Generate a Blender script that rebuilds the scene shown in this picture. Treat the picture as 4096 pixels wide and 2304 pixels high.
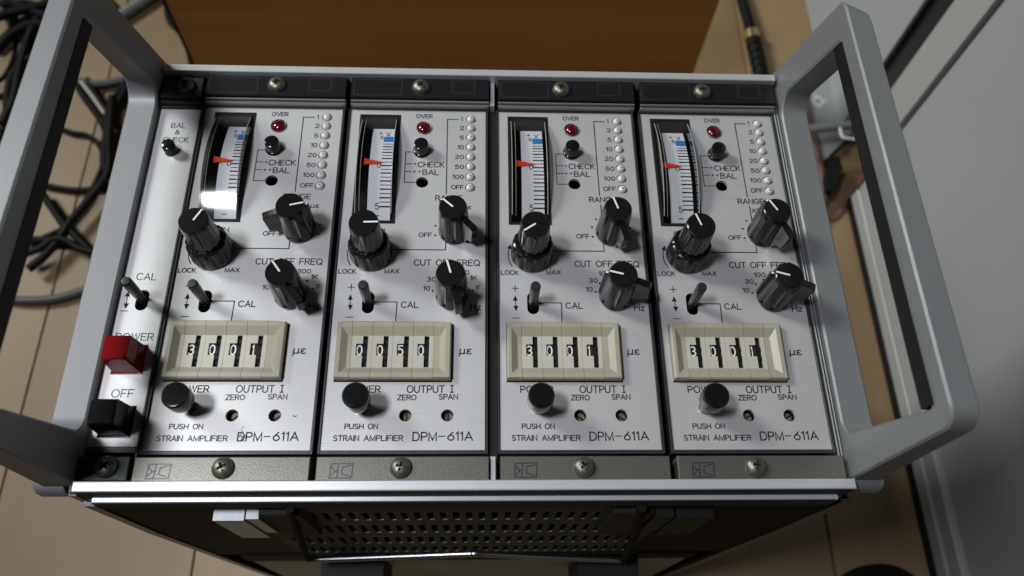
import bpy, bmesh, math, random
from math import sin, cos, pi, radians
from mathutils import Matrix, Vector
S = 0.001                                   # geometry below is written in millimetres
random.seed(7)
C = bpy.context.scene.collection
sc = bpy.context.scene
for o in list(bpy.data.objects):
    bpy.data.objects.remove(o)

# ------------------------------------------------------------------ camera
cd = bpy.data.cameras.new('camera')
cam = bpy.data.objects.new('camera', cd); C.objects.link(cam)
sc.camera = cam
Rr = ((0.99911103, -0.01218827, 0.04035597), (0.00637016, -0.9026508, -0.43032658), (0.04167229, 0.4302011, -0.90177072))
right, down, fwd = [Vector(r) for r in Rr]
M = Matrix.Identity(4)
for i in range(3):
    M[i][0] = right[i]; M[i][1] = -down[i]; M[i][2] = -fwd[i]
M[0][3], M[1][3], M[2][3] = 79.71427 * S, -85.67859 * S, 228.14216 * S
cam.matrix_world = M
cd.sensor_width = 36
cd.lens = 3197.24 / 4096 * 36
cd.clip_start = 0.005; cd.clip_end = 50
cd.dof.use_dof = True
cd.dof.focus_distance = 0.250
cd.dof.aperture_fstop = 13

# ------------------------------------------------------------------ world: the dim room around
w = bpy.data.worlds.new('World'); sc.world = w; w.use_nodes = True
bg = w.node_tree.nodes['Background']
bg.inputs[0].default_value = (0.82, 0.90, 0.92, 1); bg.inputs[1].default_value = 0.014
sc.view_settings.view_transform = 'Standard'; sc.view_settings.look = 'None'
sc.view_settings.exposure = 0; sc.view_settings.gamma = 1

def lamp(name, loc, target, sx, sy, power, spread, col):
    l = bpy.data.lights.new(name, 'AREA'); l.shape = 'RECTANGLE'; l.size = sx * S; l.size_y = sy * S
    l.energy = power; l.spread = radians(spread); l.color = col
    o = bpy.data.objects.new(name, l); C.objects.link(o)
    o.location = Vector(loc) * S
    o.rotation_euler = (Vector(target) - Vector(loc)).to_track_quat('-Z', 'Y').to_euler()
    return o
lamp('ceiling_tube_lamp', (-262, -78, 780), (-35, -50, 0), 150, 110, 0.77, 68, (0.93, 0.95, 1.0))

lamp('ambient_fill_lamp', (-1350, 820, 1150), (130, 400, -60), 480, 500, 2.9, 46, (0.97, 1.0, 0.97))  # added fill lamp standing in for the room's ambient light

# ------------------------------------------------------------------ materials
def mat(name, col, rough=0.5, metal=0.0, noise=0.0, nscale=(400, 400, 400), bump=0.0, spec=0.5, col2=None, coat=0.0, detail=4, rvar=0.0):
    m = bpy.data.materials.new(name); m.use_nodes = True
    nt = m.node_tree; b = nt.nodes['Principled BSDF']
    b.inputs['Base Color'].default_value = (*col, 1); b.inputs['Roughness'].default_value = rough
    b.inputs['Metallic'].default_value = metal; b.inputs['Specular IOR Level'].default_value = spec
    b.inputs['Coat Weight'].default_value = coat
    if noise or bump or rvar:
        tc = nt.nodes.new('ShaderNodeTexCoord'); mp = nt.nodes.new('ShaderNodeMapping')
        mp.inputs['Scale'].default_value = nscale
        nz = nt.nodes.new('ShaderNodeTexNoise'); nz.inputs['Scale'].default_value = 1; nz.inputs['Detail'].default_value = detail
        nt.links.new(tc.outputs['Object'], mp.inputs[0]); nt.links.new(mp.outputs[0], nz.inputs['Vector'])
        if noise:
            mx = nt.nodes.new('ShaderNodeMix'); mx.data_type = 'RGBA'
            c2 = col2 or tuple(c * (1 - noise) for c in col)
            c1 = col if col2 else tuple(min(1, c * (1 + noise)) for c in col)
            mx.inputs[6].default_value = (*c1, 1); mx.inputs[7].default_value = (*c2, 1)
            rp = nt.nodes.new('ShaderNodeMapRange'); rp.inputs[1].default_value = .3; rp.inputs[2].default_value = .7
            nt.links.new(nz.outputs[0], rp.inputs[0]); nt.links.new(rp.outputs[0], mx.inputs[0])
            nt.links.new(mx.outputs[2], b.inputs['Base Color'])
        if rvar:
            rr = nt.nodes.new('ShaderNodeMapRange'); rr.inputs[1].default_value = .3; rr.inputs[2].default_value = .7
            rr.inputs[3].default_value = max(0.02, rough - rvar); rr.inputs[4].default_value = rough + rvar
            nt.links.new(nz.outputs[0], rr.inputs[0]); nt.links.new(rr.outputs[0], b.inputs['Roughness'])
        if bump:
            bp = nt.nodes.new('ShaderNodeBump'); bp.inputs['Strength'].default_value = bump; bp.inputs['Distance'].default_value = 0.0002
            nt.links.new(nz.outputs[0], bp.inputs['Height']); nt.links.new(bp.outputs[0], b.inputs['Normal'])
    return m

def brushed(name, col, rough, metal, sx, sy):
    """satin metal with fine brush lines plus broad faint smudges"""
    m = mat(name, col, rough, metal, noise=0.03, nscale=(sx, sy, 300), bump=0.05, rvar=0.04, detail=6)
    nt = m.node_tree; b = nt.nodes['Principled BSDF']
    src = b.inputs['Base Color'].links[0].from_socket
    def shifted(k):
        t = nt.nodes.new('ShaderNodeTexCoord'); oi = nt.nodes.new('ShaderNodeObjectInfo'); mu_ = nt.nodes.new('ShaderNodeVectorMath'); mu_.operation = 'MULTIPLY_ADD'
        cv = nt.nodes.new('ShaderNodeCombineXYZ')
        for q in range(3): nt.links.new(oi.outputs['Random'], cv.inputs[q])
        mu_.inputs[1].default_value = (k, k * .7, k * .3)
        nt.links.new(cv.outputs[0], mu_.inputs[0]); nt.links.new(t.outputs['Object'], mu_.inputs[2]); return mu_.outputs[0]
    SH = shifted(.9)
    tc = nt.nodes.new('ShaderNodeTexCoord'); nz = nt.nodes.new('ShaderNodeTexNoise')
    nz.inputs['Scale'].default_value = 55; nz.inputs['Detail'].default_value = 5; nz.inputs['Roughness'].default_value = .6
    nt.links.new(SH, nz.inputs['Vector'])
    mr = nt.nodes.new('ShaderNodeMapRange'); mr.inputs[1].default_value = .3; mr.inputs[2].default_value = .7
    mr.inputs[3].default_value = .955; mr.inputs[4].default_value = 1.0
    nt.links.new(nz.outputs[0], mr.inputs[0])
    # a few small dark specks
    vo = nt.nodes.new('ShaderNodeTexVoronoi'); vo.inputs['Scale'].default_value = 120
    nt.links.new(SH, vo.inputs['Vector'])
    lt = nt.nodes.new('ShaderNodeMapRange'); lt.inputs[1].default_value = .012; lt.inputs[2].default_value = .026
    lt.inputs[3].default_value = .55; lt.inputs[4].default_value = 1
    nt.links.new(vo.outputs['Distance'], lt.inputs[0])
    # fine stray scratches: thin level lines of a stretched noise, only in patches
    m2 = nt.nodes.new('ShaderNodeMapping'); m2.inputs['Scale'].default_value = (14, 60, 30); m2.inputs['Rotation'].default_value = (0, 0, .35)
    n2 = nt.nodes.new('ShaderNodeTexNoise'); n2.inputs['Scale'].default_value = 1; n2.inputs['Detail'].default_value = 1
    nt.links.new(SH, m2.inputs[0]); nt.links.new(m2.outputs[0], n2.inputs['Vector'])
    sb_ = nt.nodes.new('ShaderNodeMath'); sb_.operation = 'SUBTRACT'; sb_.inputs[1].default_value = .5; nt.links.new(n2.outputs[0], sb_.inputs[0])
    ab_ = nt.nodes.new('ShaderNodeMath'); ab_.operation = 'ABSOLUTE'; nt.links.new(sb_.outputs[0], ab_.inputs[0])
    sr_ = nt.nodes.new('ShaderNodeMapRange'); sr_.inputs[1].default_value = 0; sr_.inputs[2].default_value = .004; sr_.inputs[3].default_value = .92; sr_.inputs[4].default_value = 1
    nt.links.new(ab_.outputs[0], sr_.inputs[0])
    mu0 = nt.nodes.new('ShaderNodeMath'); mu0.operation = 'MULTIPLY'
    nt.links.new(mr.outputs[0], mu0.inputs[0]); nt.links.new(sr_.outputs[0], mu0.inputs[1]); mr = mu0
    mu = nt.nodes.new('ShaderNodeMath'); mu.operation = 'MULTIPLY'
    nt.links.new(mr.outputs[0], mu.inputs[0]); nt.links.new(lt.outputs[0], mu.inputs[1])
    mx = nt.nodes.new('ShaderNodeMix'); mx.data_type = 'RGBA'; mx.blend_type = 'MULTIPLY'; mx.inputs[0].default_value = 1
    nt.links.new(src, mx.inputs[6]); nt.links.new(mu.outputs[0], mx.inputs[7])
    nt.links.new(mx.outputs[2], b.inputs['Base Color'])
    return m

M_PLATE = brushed('brushed_aluminium_plate', (0.545, 0.545, 0.55), 0.42, 0.36, 25, 2600)
M_RAIL = brushed('brushed_aluminium_rail', (0.66, 0.67, 0.69), 0.34, 0.45, 12, 2500)
M_HANDLE = mat('satin_grey_casting', (0.20, 0.206, 0.21), 0.45, 0.2, noise=.04, nscale=(2500, 2500, 2500), bump=.12, rvar=.05)
M_STRIP = mat('grained_grey_diecast', (0.17, 0.17, 0.15), 0.36, .6, noise=.20, nscale=(1900, 1900, 1900), bump=.12, rvar=.10)
M_STRIPTOP = mat('top_strip_painted_dark', (0.014, 0.012, 0.014), 0.28, 0, spec=.35, noise=.3, nscale=(1500, 1500, 1500), bump=.12, rvar=.08)  # upper strips: dark reflections of the casting put into the colour
M_RIDGE = mat('pale_strip_ridge', (0.34, 0.33, 0.32), 0.35, .5)  # ridges paler than the strip they edge
M_STRIPD = mat('dark_grey_diecast', (0.035, 0.042, 0.042), 0.4, 0.6, noise=.2, nscale=(1800, 1800, 1800), bump=.3)
M_FRAME = mat('dark_metal_frame', (0.06, 0.06, 0.065), 0.35, 0.6, noise=.1, nscale=(900, 900, 900), bump=.1)
M_CASE = mat('black_crackle_case', (0.007, 0.007, 0.006), 0.6, 0, noise=.3, nscale=(900, 900, 900), bump=.3, spec=.05)
M_VENT = mat('dark_olive_vent_sheet', (0.085, 0.088, 0.062), 0.7, 0.0, spec=0.15, noise=.15, nscale=(300, 300, 300))
M_BLACK = mat('matte_black_void', (0.006, 0.006, 0.006), 0.8)
M_KNOB = mat('black_knob_plastic', (0.009, 0.009, 0.009), 0.20, 0, noise=.3, nscale=(700, 700, 700), rvar=.05, spec=.45)
M_KNOBTOP = mat('black_knob_cap', (0.010, 0.010, 0.012), 0.42, 0, rvar=.05, nscale=(900, 900, 900))
M_BUTTON = mat('glossy_black_button', (0.008, 0.009, 0.009), 0.12, 0, rvar=.03, nscale=(500, 500, 500))
M_LEVER = mat('black_lever_plastic', (0.022, 0.024, 0.024), 0.36, 0, rvar=.08, nscale=(700, 700, 700))
M_WHITE = mat('white_paint_line', (0.80, 0.80, 0.78), 0.5)
M_INK = mat('black_printed_ink', (0.014, 0.014, 0.016), 0.7, spec=.12)
M_INK2 = mat('worn_grey_ink', (0.07, 0.07, 0.075), 0.7, spec=.12)
M_CREAM = mat('cream_plastic', (0.36, 0.335, 0.255), 0.42, 0, noise=.05, nscale=(160, 160, 160), bump=.05)
M_CREAM2 = mat('pale_cream_plastic', (0.50, 0.475, 0.405), 0.30, 0, noise=.04, nscale=(200, 200, 200))
M_RED = mat('red_button_plastic', (0.19, 0.003, 0.005), 0.14, 0, noise=.1, nscale=(200, 200, 200))
M_LEDRED = mat('dark_red_lens', (0.10, 0.002, 0.008), 0.10, 0, coat=.6)
M_LEDWHITE = mat('frosted_white_lens', (0.60, 0.59, 0.55), 0.25, 0, coat=.15)
M_NEEDLE = mat('orange_red_needle', (0.95, 0.07, 0.02), 0.5)
M_SCALE = mat('white_scale_paper', (0.80, 0.82, 0.86), 0.6)
M_BLUE = mat('blue_scale_band', (0.03, 0.20, 0.62), 0.5)
M_METERBODY = mat('grey_meter_housing', (0.045, 0.040, 0.042), 0.35)
M_CAVITY = mat('dark_grey_meter_inside', (0.06, 0.057, 0.055), 0.5)
M_BEZEL = mat('black_meter_bezel', (0.012, 0.012, 0.013), 0.3)
M_SCREW = mat('tarnished_screw_steel', (0.17, 0.16, 0.13), 0.42, 0.8, noise=.3, nscale=(900, 900, 900), bump=.2)
M_FOOT = mat('grey_metal_foot', (0.26, 0.28, 0.30), 0.4, 0.3, noise=.08, nscale=(300, 300, 300))
M_RUBBER = mat('black_rubber', (0.008, 0.008, 0.008), 0.6, spec=.2)
M_CHROME = mat('polished_bail_steel', (0.42, 0.43, 0.46), 0.30, 1.0)
M_REAR = mat('pale_green_grey_sheet', (0.20, 0.235, 0.19), 0.55, noise=.05, nscale=(120, 120, 120))
M_CABLE = mat('black_cable_jacket', (0.005, 0.005, 0.005), 0.5, 0, noise=.3, nscale=(300, 300, 300), spec=.12)
M_CABLEG = mat('dark_grey_cable_jacket', (0.055, 0.052, 0.055), 0.5)
M_CABLEL = mat('light_grey_cable_jacket', (0.17, 0.18, 0.17), 0.5)
M_CABLEW = mat('pale_cable_jacket', (0.40, 0.36, 0.32), 0.5)
M_TRIM = mat('tan_trimmer', (0.20, 0.165, 0.12), 0.3, 0.2)
M_DARKSTEEL = mat('dark_bail_steel', (0.012, 0.011, 0.008), 0.75, 0, spec=.05)
M_BRASS = mat('brass_ring', (0.55, 0.42, 0.20), 0.3, 0.9)
M_CAB = mat('grey_cabinet_paint', (0.30, 0.31, 0.318), 0.50, 0, noise=.07, nscale=(9, 5, 5), bump=.02)
M_CABL = mat('pale_slot_glint', (0.32, 0.324, 0.32), 0.5)
M_ROD = mat('brown_rod', (0.16, 0.085, 0.06), 0.5)
M_STICK = mat('white_sticker', (0.5, 0.5, 0.49), 0.5)
M_UNIT = mat('grey_unit_paint', (0.27, 0.28, 0.29), 0.5)

def wood(name, c1, c2, sc_, rough):
    m = mat(name, c1, rough, 0, noise=.1, nscale=sc_, col2=c2, detail=8, bump=.03)
    return m
M_PANELWOOD = wood('brown_wood_veneer', (0.37, 0.158, 0.030), (0.30, 0.125, 0.023), (4, 60, 90), .5)
M_PLANKS = [wood('tan_floor_laminate_%s' % k, (a, b, c), (a * .9, b * .89, c * .86), (70, 9, 30), .48) for k, a, b, c in
            (('warm', .255, .170, .086), ('mid', .228, .155, .081), ('pale', .26, .176, .092))]

def clear_mat():
    m = bpy.data.materials.new('clear_cover_plastic'); m.use_nodes = True; nt = m.node_tree
    nt.nodes.clear()
    out = nt.nodes.new('ShaderNodeOutputMaterial'); mix = nt.nodes.new('ShaderNodeMixShader')
    tr = nt.nodes.new('ShaderNodeBsdfTransparent'); gl = nt.nodes.new('ShaderNodeBsdfGlossy'); fr = nt.nodes.new('ShaderNodeLayerWeight')
    fr.inputs[0].default_value = .5; pw = nt.nodes.new('ShaderNodeMath'); pw.operation = 'POWER'; pw.inputs[1].default_value = 4
    ad = nt.nodes.new('ShaderNodeMath'); ad.operation = 'MULTIPLY_ADD'; ad.inputs[1].default_value = .9; ad.inputs[2].default_value = .045
    nt.links.new(fr.outputs['Facing'], pw.inputs[0]); nt.links.new(pw.outputs[0], ad.inputs[0])
    tr.inputs[0].default_value = (0.93, 0.93, 0.93, 1); gl.inputs['Roughness'].default_value = 0.11
    nt.links.new(ad.outputs[0], mix.inputs[0]); nt.links.new(tr.outputs[0], mix.inputs[1]); nt.links.new(gl.outputs[0], mix.inputs[2])
    nt.links.new(mix.outputs[0], out.inputs[0])
    return m
M_CLEAR = clear_mat()
M_SIDETINT = M_CLEAR.copy(); M_SIDETINT.name = 'refraction_tinted_side'  # clear side walls tinted dark to paint their refraction
for n_ in M_SIDETINT.node_tree.nodes:
    if n_.type == 'BSDF_TRANSPARENT': n_.inputs[0].default_value = (0.5, 0.5, 0.5, 1)
M_GLINT = mat('painted_edge_glint', (0.42, 0.41, 0.38), 0.15)  # pale tubes paint highlights along the clear cover's corners

# ------------------------------------------------------------------ mesh helpers
class MB:
    def __init__(s): s.v = []; s.f = []
    def add(s, vs, fs):
        n = len(s.v); s.v += [tuple(v) for v in vs]; s.f += [tuple(i + n for i in f) for f in fs]; return s
    def box(s, x0, x1, y0, y1, z0, z1, ch=0.0):
        if ch <= 0:
            return s.add([(x0, y0, z0), (x1, y0, z0), (x1, y1, z0), (x0, y1, z0), (x0, y0, z1), (x1, y0, z1), (x1, y1, z1), (x0, y1, z1)],
                         [(3, 2, 1, 0), (4, 5, 6, 7), (0, 1, 5, 4), (1, 2, 6, 5), (2, 3, 7, 6), (3, 0, 4, 7)])
        c = ch
        return s.add([(x0, y0, z0), (x1, y0, z0), (x1, y1, z0), (x0, y1, z0), (x0, y0, z1 - c), (x1, y0, z1 - c), (x1, y1, z1 - c), (x0, y1, z1 - c),
                      (x0 + c, y0 + c, z1), (x1 - c, y0 + c, z1), (x1 - c, y1 - c, z1), (x0 + c, y1 - c, z1)],
                     [(3, 2, 1, 0), (0, 1, 5, 4), (1, 2, 6, 5), (2, 3, 7, 6), (3, 0, 4, 7), (4, 5, 9, 8), (5, 6, 10, 9), (6, 7, 11, 10), (7, 4, 8, 11), (8, 9, 10, 11)])
    def prism(s, poly, z0, z1, axis='z'):
        n = len(poly)
        def P(a, b, c): return {'z': (a, b, c), 'x': (c, a, b), 'y': (a, c, b)}[axis]
        vs = [P(a, b, z0) for a, b in poly] + [P(a, b, z1) for a, b in poly]
        fs = [tuple(range(n))[::-1], tuple(range(n, 2 * n))] + [(i, (i + 1) % n, n + (i + 1) % n, n + i) for i in range(n)]
        return s.add(vs, fs)
    def loft(s, rings, cap=True):
        n = len(rings[0]); vs = [p for r in rings for p in r]; fs = []
        for k in range(len(rings) - 1):
            for i in range(n):
                j = (i + 1) % n
                fs.append((k * n + i, k * n + j, (k + 1) * n + j, (k + 1) * n + i))
        if cap: fs += [tuple(range(n))[::-1], tuple(range((len(rings) - 1) * n, len(rings) * n))]
        return s.add(vs, fs)
    def lathe(s, prof, n=32, fl=None, cx=0, cy=0):
        """prof: (r, z, flute 0..1); fl(theta) returns a radius factor offset"""
        rings = []
        for p in prof:
            r, z = p[0], p[1]; a = p[2] if len(p) > 2 else 0
            rings.append([(cx + (r - (a * fl(2 * pi * i / n) if fl else 0)) * cos(2 * pi * i / n), cy + (r - (a * fl(2 * pi * i / n) if fl else 0)) * sin(2 * pi * i / n), z) for i in range(n)])
        return s.loft(rings)
    def tube(s, pts, r, n=8, sub=6):
        P = [Vector(p) for p in pts]; Q = []
        for i in range(len(P) - 1):
            a = P[max(i - 1, 0)]; b = P[i]; c = P[i + 1]; d = P[min(i + 2, len(P) - 1)]
            for k in range(sub):
                t = k / sub
                Q.append(0.5 * ((2 * b) + (c - a) * t + (2 * a - 5 * b + 4 * c - d) * t * t + (3 * b - a - 3 * c + d) * t ** 3))
        Q.append(P[-1]); rings = []
        for i, q in enumerate(Q):
            t = (Q[min(i + 1, len(Q) - 1)] - Q[max(i - 1, 0)]).normalized()
            u = t.cross(Vector((0, 0, 1)))
            if u.length < 1e-3: u = t.cross(Vector((0, 1, 0)))
            u.normalize(); v = t.cross(u).normalized()
            rings.append([tuple(q + r * (cos(2 * pi * k / n) * u + sin(2 * pi * k / n) * v)) for k in range(n)])
        return s.loft(rings)
    def mesh(s, name, m, smooth=35):
        me = bpy.data.meshes.new(name)
        me.from_pydata([(x * S, y * S, z * S) for x, y, z in s.v], [], s.f)
        bm = bmesh.new(); bm.from_mesh(me); bmesh.ops.recalc_face_normals(bm, faces=bm.faces); bm.to_mesh(me); bm.free()
        if smooth:
            for p in me.polygons: p.use_smooth = True
            me.set_sharp_from_angle(angle=radians(smooth))
        me.materials.append(m); me.update()
        return me

CACHE = {}
def cached(key, fn):
    if key not in CACHE: CACHE[key] = fn()
    return CACHE[key]
def obj(name, me, parent=None, loc=(0, 0, 0), rz=0, rot=None):
    o = bpy.data.objects.new(name, me); C.objects.link(o)
    o.location = Vector(loc) * S
    o.rotation_euler = rot if rot else (0, 0, rz)
    if parent: o.parent = parent
    return o
def part(name, mb, m, parent, loc=(0, 0, 0), rz=0, smooth=35, key=None):
    me = cached(key, lambda: (mb() if callable(mb) else mb).mesh(name, m, smooth)) if key else (mb() if callable(mb) else mb).mesh(name, m, smooth)
    return obj(name, me, parent, loc, rz)
def tag(o, label, cat, group=None, kind=None):
    if label: o['label'] = label
    if cat: o['category'] = cat
    if group: o['group'] = group
    if kind: o['kind'] = kind
    return o
def thing(name, label, cat, loc=(0, 0, 0), group=None):
    o = bpy.data.objects.new(name, None); C.objects.link(o); o.location = Vector(loc) * S
    o.empty_display_size = .01
    return tag(o, label, cat, group)

def sheet_with_holes(name, outer, holes, z_top, thick, m):
    """flat sheet cut with real holes: 2-D curve fill, then mesh"""
    cu = bpy.data.curves.new(name, 'CURVE'); cu.dimensions = '2D'; cu.fill_mode = 'BOTH'; cu.extrude = thick / 2 * S
    for poly in [outer] + holes:
        sp = cu.splines.new('POLY'); sp.points.add(len(poly) - 1); sp.use_cyclic_u = True
        for i, (x, y) in enumerate(poly): sp.points[i].co = (x * S, y * S, 0, 1)
    o = bpy.data.objects.new('tmp', cu); C.objects.link(o)
    bpy.context.view_layer.update()
    me = bpy.data.meshes.new_from_object(o.evaluated_get(bpy.context.evaluated_depsgraph_get()))
    bpy.data.objects.remove(o); bpy.data.curves.remove(cu)
    for v in me.vertices: v.co.z += (z_top - thick / 2) * S
    me.name = name; me.materials.clear(); me.materials.append(m)
    for p in me.polygons: p.material_index = 0
    return me
def circ(cx, cy, r, n=28): return [(cx + r * cos(2 * pi * i / n), cy + r * sin(2 * pi * i / n)) for i in range(n)]
def rect(x0, x1, y0, y1): return [(x0, y0), (x1, y0), (x1, y1), (x0, y1)]
def capsule(x0, x1, y0, y1, n=10):
    r = (x1 - x0) / 2; cx = (x0 + x1) / 2
    return [(cx + r * cos(pi + pi * i / n), y0 + r + r * sin(pi + pi * i / n)) for i in range(n + 1)] + [(cx + r * cos(pi * i / n), y1 - r + r * sin(pi * i / n)) for i in range(n + 1)]

# ------------------------------------------------------------------ engraved-style lettering (single-stroke)
def arc(cx, cy, rx, ry, a0, a1, n=10):
    return [(cx + rx * cos(radians(a0 + (a1 - a0) * i / n)), cy + ry * sin(radians(a0 + (a1 - a0) * i / n))) for i in range(n + 1)]
G = {
 'A': (.78, [[(0, 0), (.39, 1), (.78, 0)], [(.13, .33), (.65, .33)]]),
 'B': (.66, [[(0, .52), (.4, .52)] + arc(.4, .26, .26, .26, 90, -90) + [(0, 0), (0, 1), (.36, 1)] + arc(.36, .76, .24, .24, 90, -90)]),
 'C': (.78, [arc(.42, .5, .42, .5, 42, 318, 16)]),
 'D': (.72, [[(0, 0), (0, 1), (.3, 1)] + arc(.3, .5, .42, .5, 90, -90, 14) + [(0, 0)]]),
 'E': (.62, [[(.62, 1), (0, 1), (0, 0), (.62, 0)], [(0, .52), (.54, .52)]]),
 'F': (.60, [[(.60, 1), (0, 1), (0, 0)], [(0, .5), (.52, .5)]]),
 'G': (.82, [arc(.42, .5, .42, .5, 42, 340, 16) + [(.82, .46), (.5, .46)]]),
 'H': (.68, [[(0, 0), (0, 1)], [(.68, 0), (.68, 1)], [(0, .52), (.68, .52)]]),
 'I': (.0, [[(0, 0), (0, 1)]]),
 'J': (.0, [[(0, 0), (0, 1)], [(-.2, 1), (.2, 1)], [(-.2, 0), (.2, 0)]]),
 'K': (.68, [[(0, 0), (0, 1)], [(.64, 1), (0, .38)], [(.2, .56), (.68, 0)]]),
 'L': (.58, [[(0, 1), (0, 0), (.58, 0)]]),
 'M': (.84, [[(0, 0), (0, 1), (.42, .05), (.84, 1), (.84, 0)]]),
 'N': (.70, [[(0, 0), (0, 1), (.70, 0), (.70, 1)]]),
 'O': (.88, [arc(.44, .5, .44, .5, 90, 450, 22)]),
 'P': (.62, [[(0, 0), (0, 1), (.36, 1)] + arc(.36, .73, .27, .27, 90, -90) + [(0, .46)]]),
 'Q': (.88, [arc(.44, .5, .44, .5, 90, 450, 22), [(.55, .28), (.88, -.06)]]),
 'R': (.66, [[(0, 0), (0, 1), (.38, 1)] + arc(.38, .74, .26, .26, 90, -90) + [(0, .48)], [(.34, .48), (.66, 0)]]),
 'S': (.66, [arc(.33, .75, .29, .25, 30, 270, 10) + arc(.33, .25, .32, .25, 90, -150, 10)]),
 'T': (.74, [[(0, 1), (.74, 1)], [(.37, 1), (.37, 0)]]),
 'U': (.70, [[(0, 1), (0, .35)] + arc(.35, .35, .35, .35, 180, 360, 12) + [(.70, 1)]]),
 'V': (.74, [[(0, 1), (.37, 0), (.74, 1)]]),
 'W': (1.0, [[(0, 1), (.25, 0), (.5, 1), (.75, 0), (1, 1)]]),
 'X': (.70, [[(0, 1), (.70, 0)], [(.70, 1), (0, 0)]]),
 'Z': (.68, [[(0, 1), (.68, 1), (0, 0), (.68, 0)]]),
 'z': (.46, [[(0, .62), (.46, .62), (0, 0), (.46, 0)]]),
 'u': (.56, [[(-.06, -.3), (.04, .65)], [(0, .25)] + arc(.24, .2, .24, .2, 180, 350, 8) + [(.54, .65)], [(.5, .3), (.5, .06), (.6, 0)]]),
 'e': (.52, [arc(.28, .49, .24, .17, 40, 270, 8) + arc(.28, .16, .28, .17, 90, 320, 8)]),
 '&': (.78, [[(.78, 0), (.2, .72)] + arc(.36, .80, .18, .18, 200, -30, 8) + [(.12, .36)] + arc(.30, .22, .24, .22, 150, 300, 7) + [(.74, .42)]]),
 '0': (.60, [arc(.30, .5, .30, .5, 90, 450, 20)]),
 '1': (.22, [[(0, .82), (.2, 1), (.2, 0)]]),
 '2': (.60, [arc(.3, .72, .28, .28, 165, -35, 9) + [(0, 0), (.6, 0)]]),
 '3': (.60, [arc(.29, .75, .26, .25, 150, -90, 9) + [(.24, .5)], arc(.28, .26, .31, .26, 90, -150, 10)]),
 '5': (.60, [[(.54, 1), (.1, 1), (.04, .55)] + arc(.28, .32, .32, .32, 120, -145, 11)]),
 '6': (.62, [[(.50, 1), (.08, .48)], arc(.31, .31, .31, .31, 90, 450, 18)]),
 '+': (.7, [[(0, .5), (.7, .5)], [(.35, .15), (.35, .85)]]),
 '-': (.7, [[(0, .5), (.7, .5)]]),
 ' ': (.42, []),
}
def ribbon(mb, pts, w, z, zf=None):
    pts = [Vector((p[0], p[1])) for p in pts]
    q = [pts[0]]
    for p in pts[1:]:
        if (p - q[-1]).length > 1e-4: q.append(p)
    pts = q; n = len(pts)
    if n < 2: return
    closed = (pts[0] - pts[-1]).length < 1e-3
    L = []; R = []
    for i in range(n):
        a = pts[i - 1] if i > 0 else (pts[-2] if closed else None)
        b = pts[i + 1] if i < n - 1 else (pts[1] if closed else None)
        d1 = (pts[i] - a).normalized() if a is not None else None
        d2 = (b - pts[i]).normalized() if b is not None else None
        if d1 is None: d1 = d2
        if d2 is None: d2 = d1
        n1 = Vector((-d1.y, d1.x)); n2 = Vector((-d2.y, d2.x)); m = n1 + n2
        m = m.normalized() if m.length > 1e-3 else n1
        k = w / 2 / max(.45, m.dot(n1))
        L.append(pts[i] + m * k); R.append(pts[i] - m * k)
    if not closed:
        e = (pts[0] - pts[1]).normalized() * w * .4; L[0] += e; R[0] += e
        e = (pts[-1] - pts[-2]).normalized() * w * .4; L[-1] += e; R[-1] += e
    Z = (lambda p: z + zf(p.y)) if zf else (lambda p: z)
    vs = [(p.x, p.y, Z(p)) for p in L] + [(p.x, p.y, Z(p)) for p in R]
    mb.add(vs, [(i, n + i, n + i + 1, i + 1) for i in range(n - 1)])
def text_mb(t, x, y, width, h, w=.25, z=.04, slant=0, zf=None):
    gap = .24; tot = 0
    for i, ch in enumerate(t): tot += G[ch][0] + (gap if i < len(t) - 1 else 0)
    sx = width / tot if width else h * .95
    mb = MB(); cx = 0; k = 0
    for ch in t:
        gw, st = G[ch]
        for pl in st:
            ribbon(mb, [(x + (cx + px) * sx + slant * py * h, y + py * h) for px, py in pl], w, z + .004 * (k % 3), zf); k += 1
        cx += gw + gap
    return mb
def lettering(t, x, y, width, h, parent, w=.25, m=None, name='lettering', z=.04, zf=None, slant=0):
    m = m or M_INK
    return part(name, lambda: text_mb(t, x, y, width, h, w, z, slant, zf), m, parent, smooth=0, key=('t', t, x, y, width, h, m.name, z))
def line(pts, parent, w=.30, z=.03, name='printed_line', m=None, zf=None):
    def f():
        mb = MB(); ribbon(mb, pts, w, z, zf); return mb
    return part(name, f, m or M_INK, parent, smooth=0, key=('l', tuple(map(tuple, pts)), w, z, (m or M_INK).name))
def dot(x, y, parent, r=.36):
    return part('printed_dot', lambda: MB().add([(0, 0, .03)] + [(a, b, .03) for a, b in circ(0, 0, r, 14)], [(0, 1 + i, 1 + (i + 1) % 14) for i in range(14)]), M_INK, parent, (x, y, 0), smooth=0, key=('dot', r))

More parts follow.
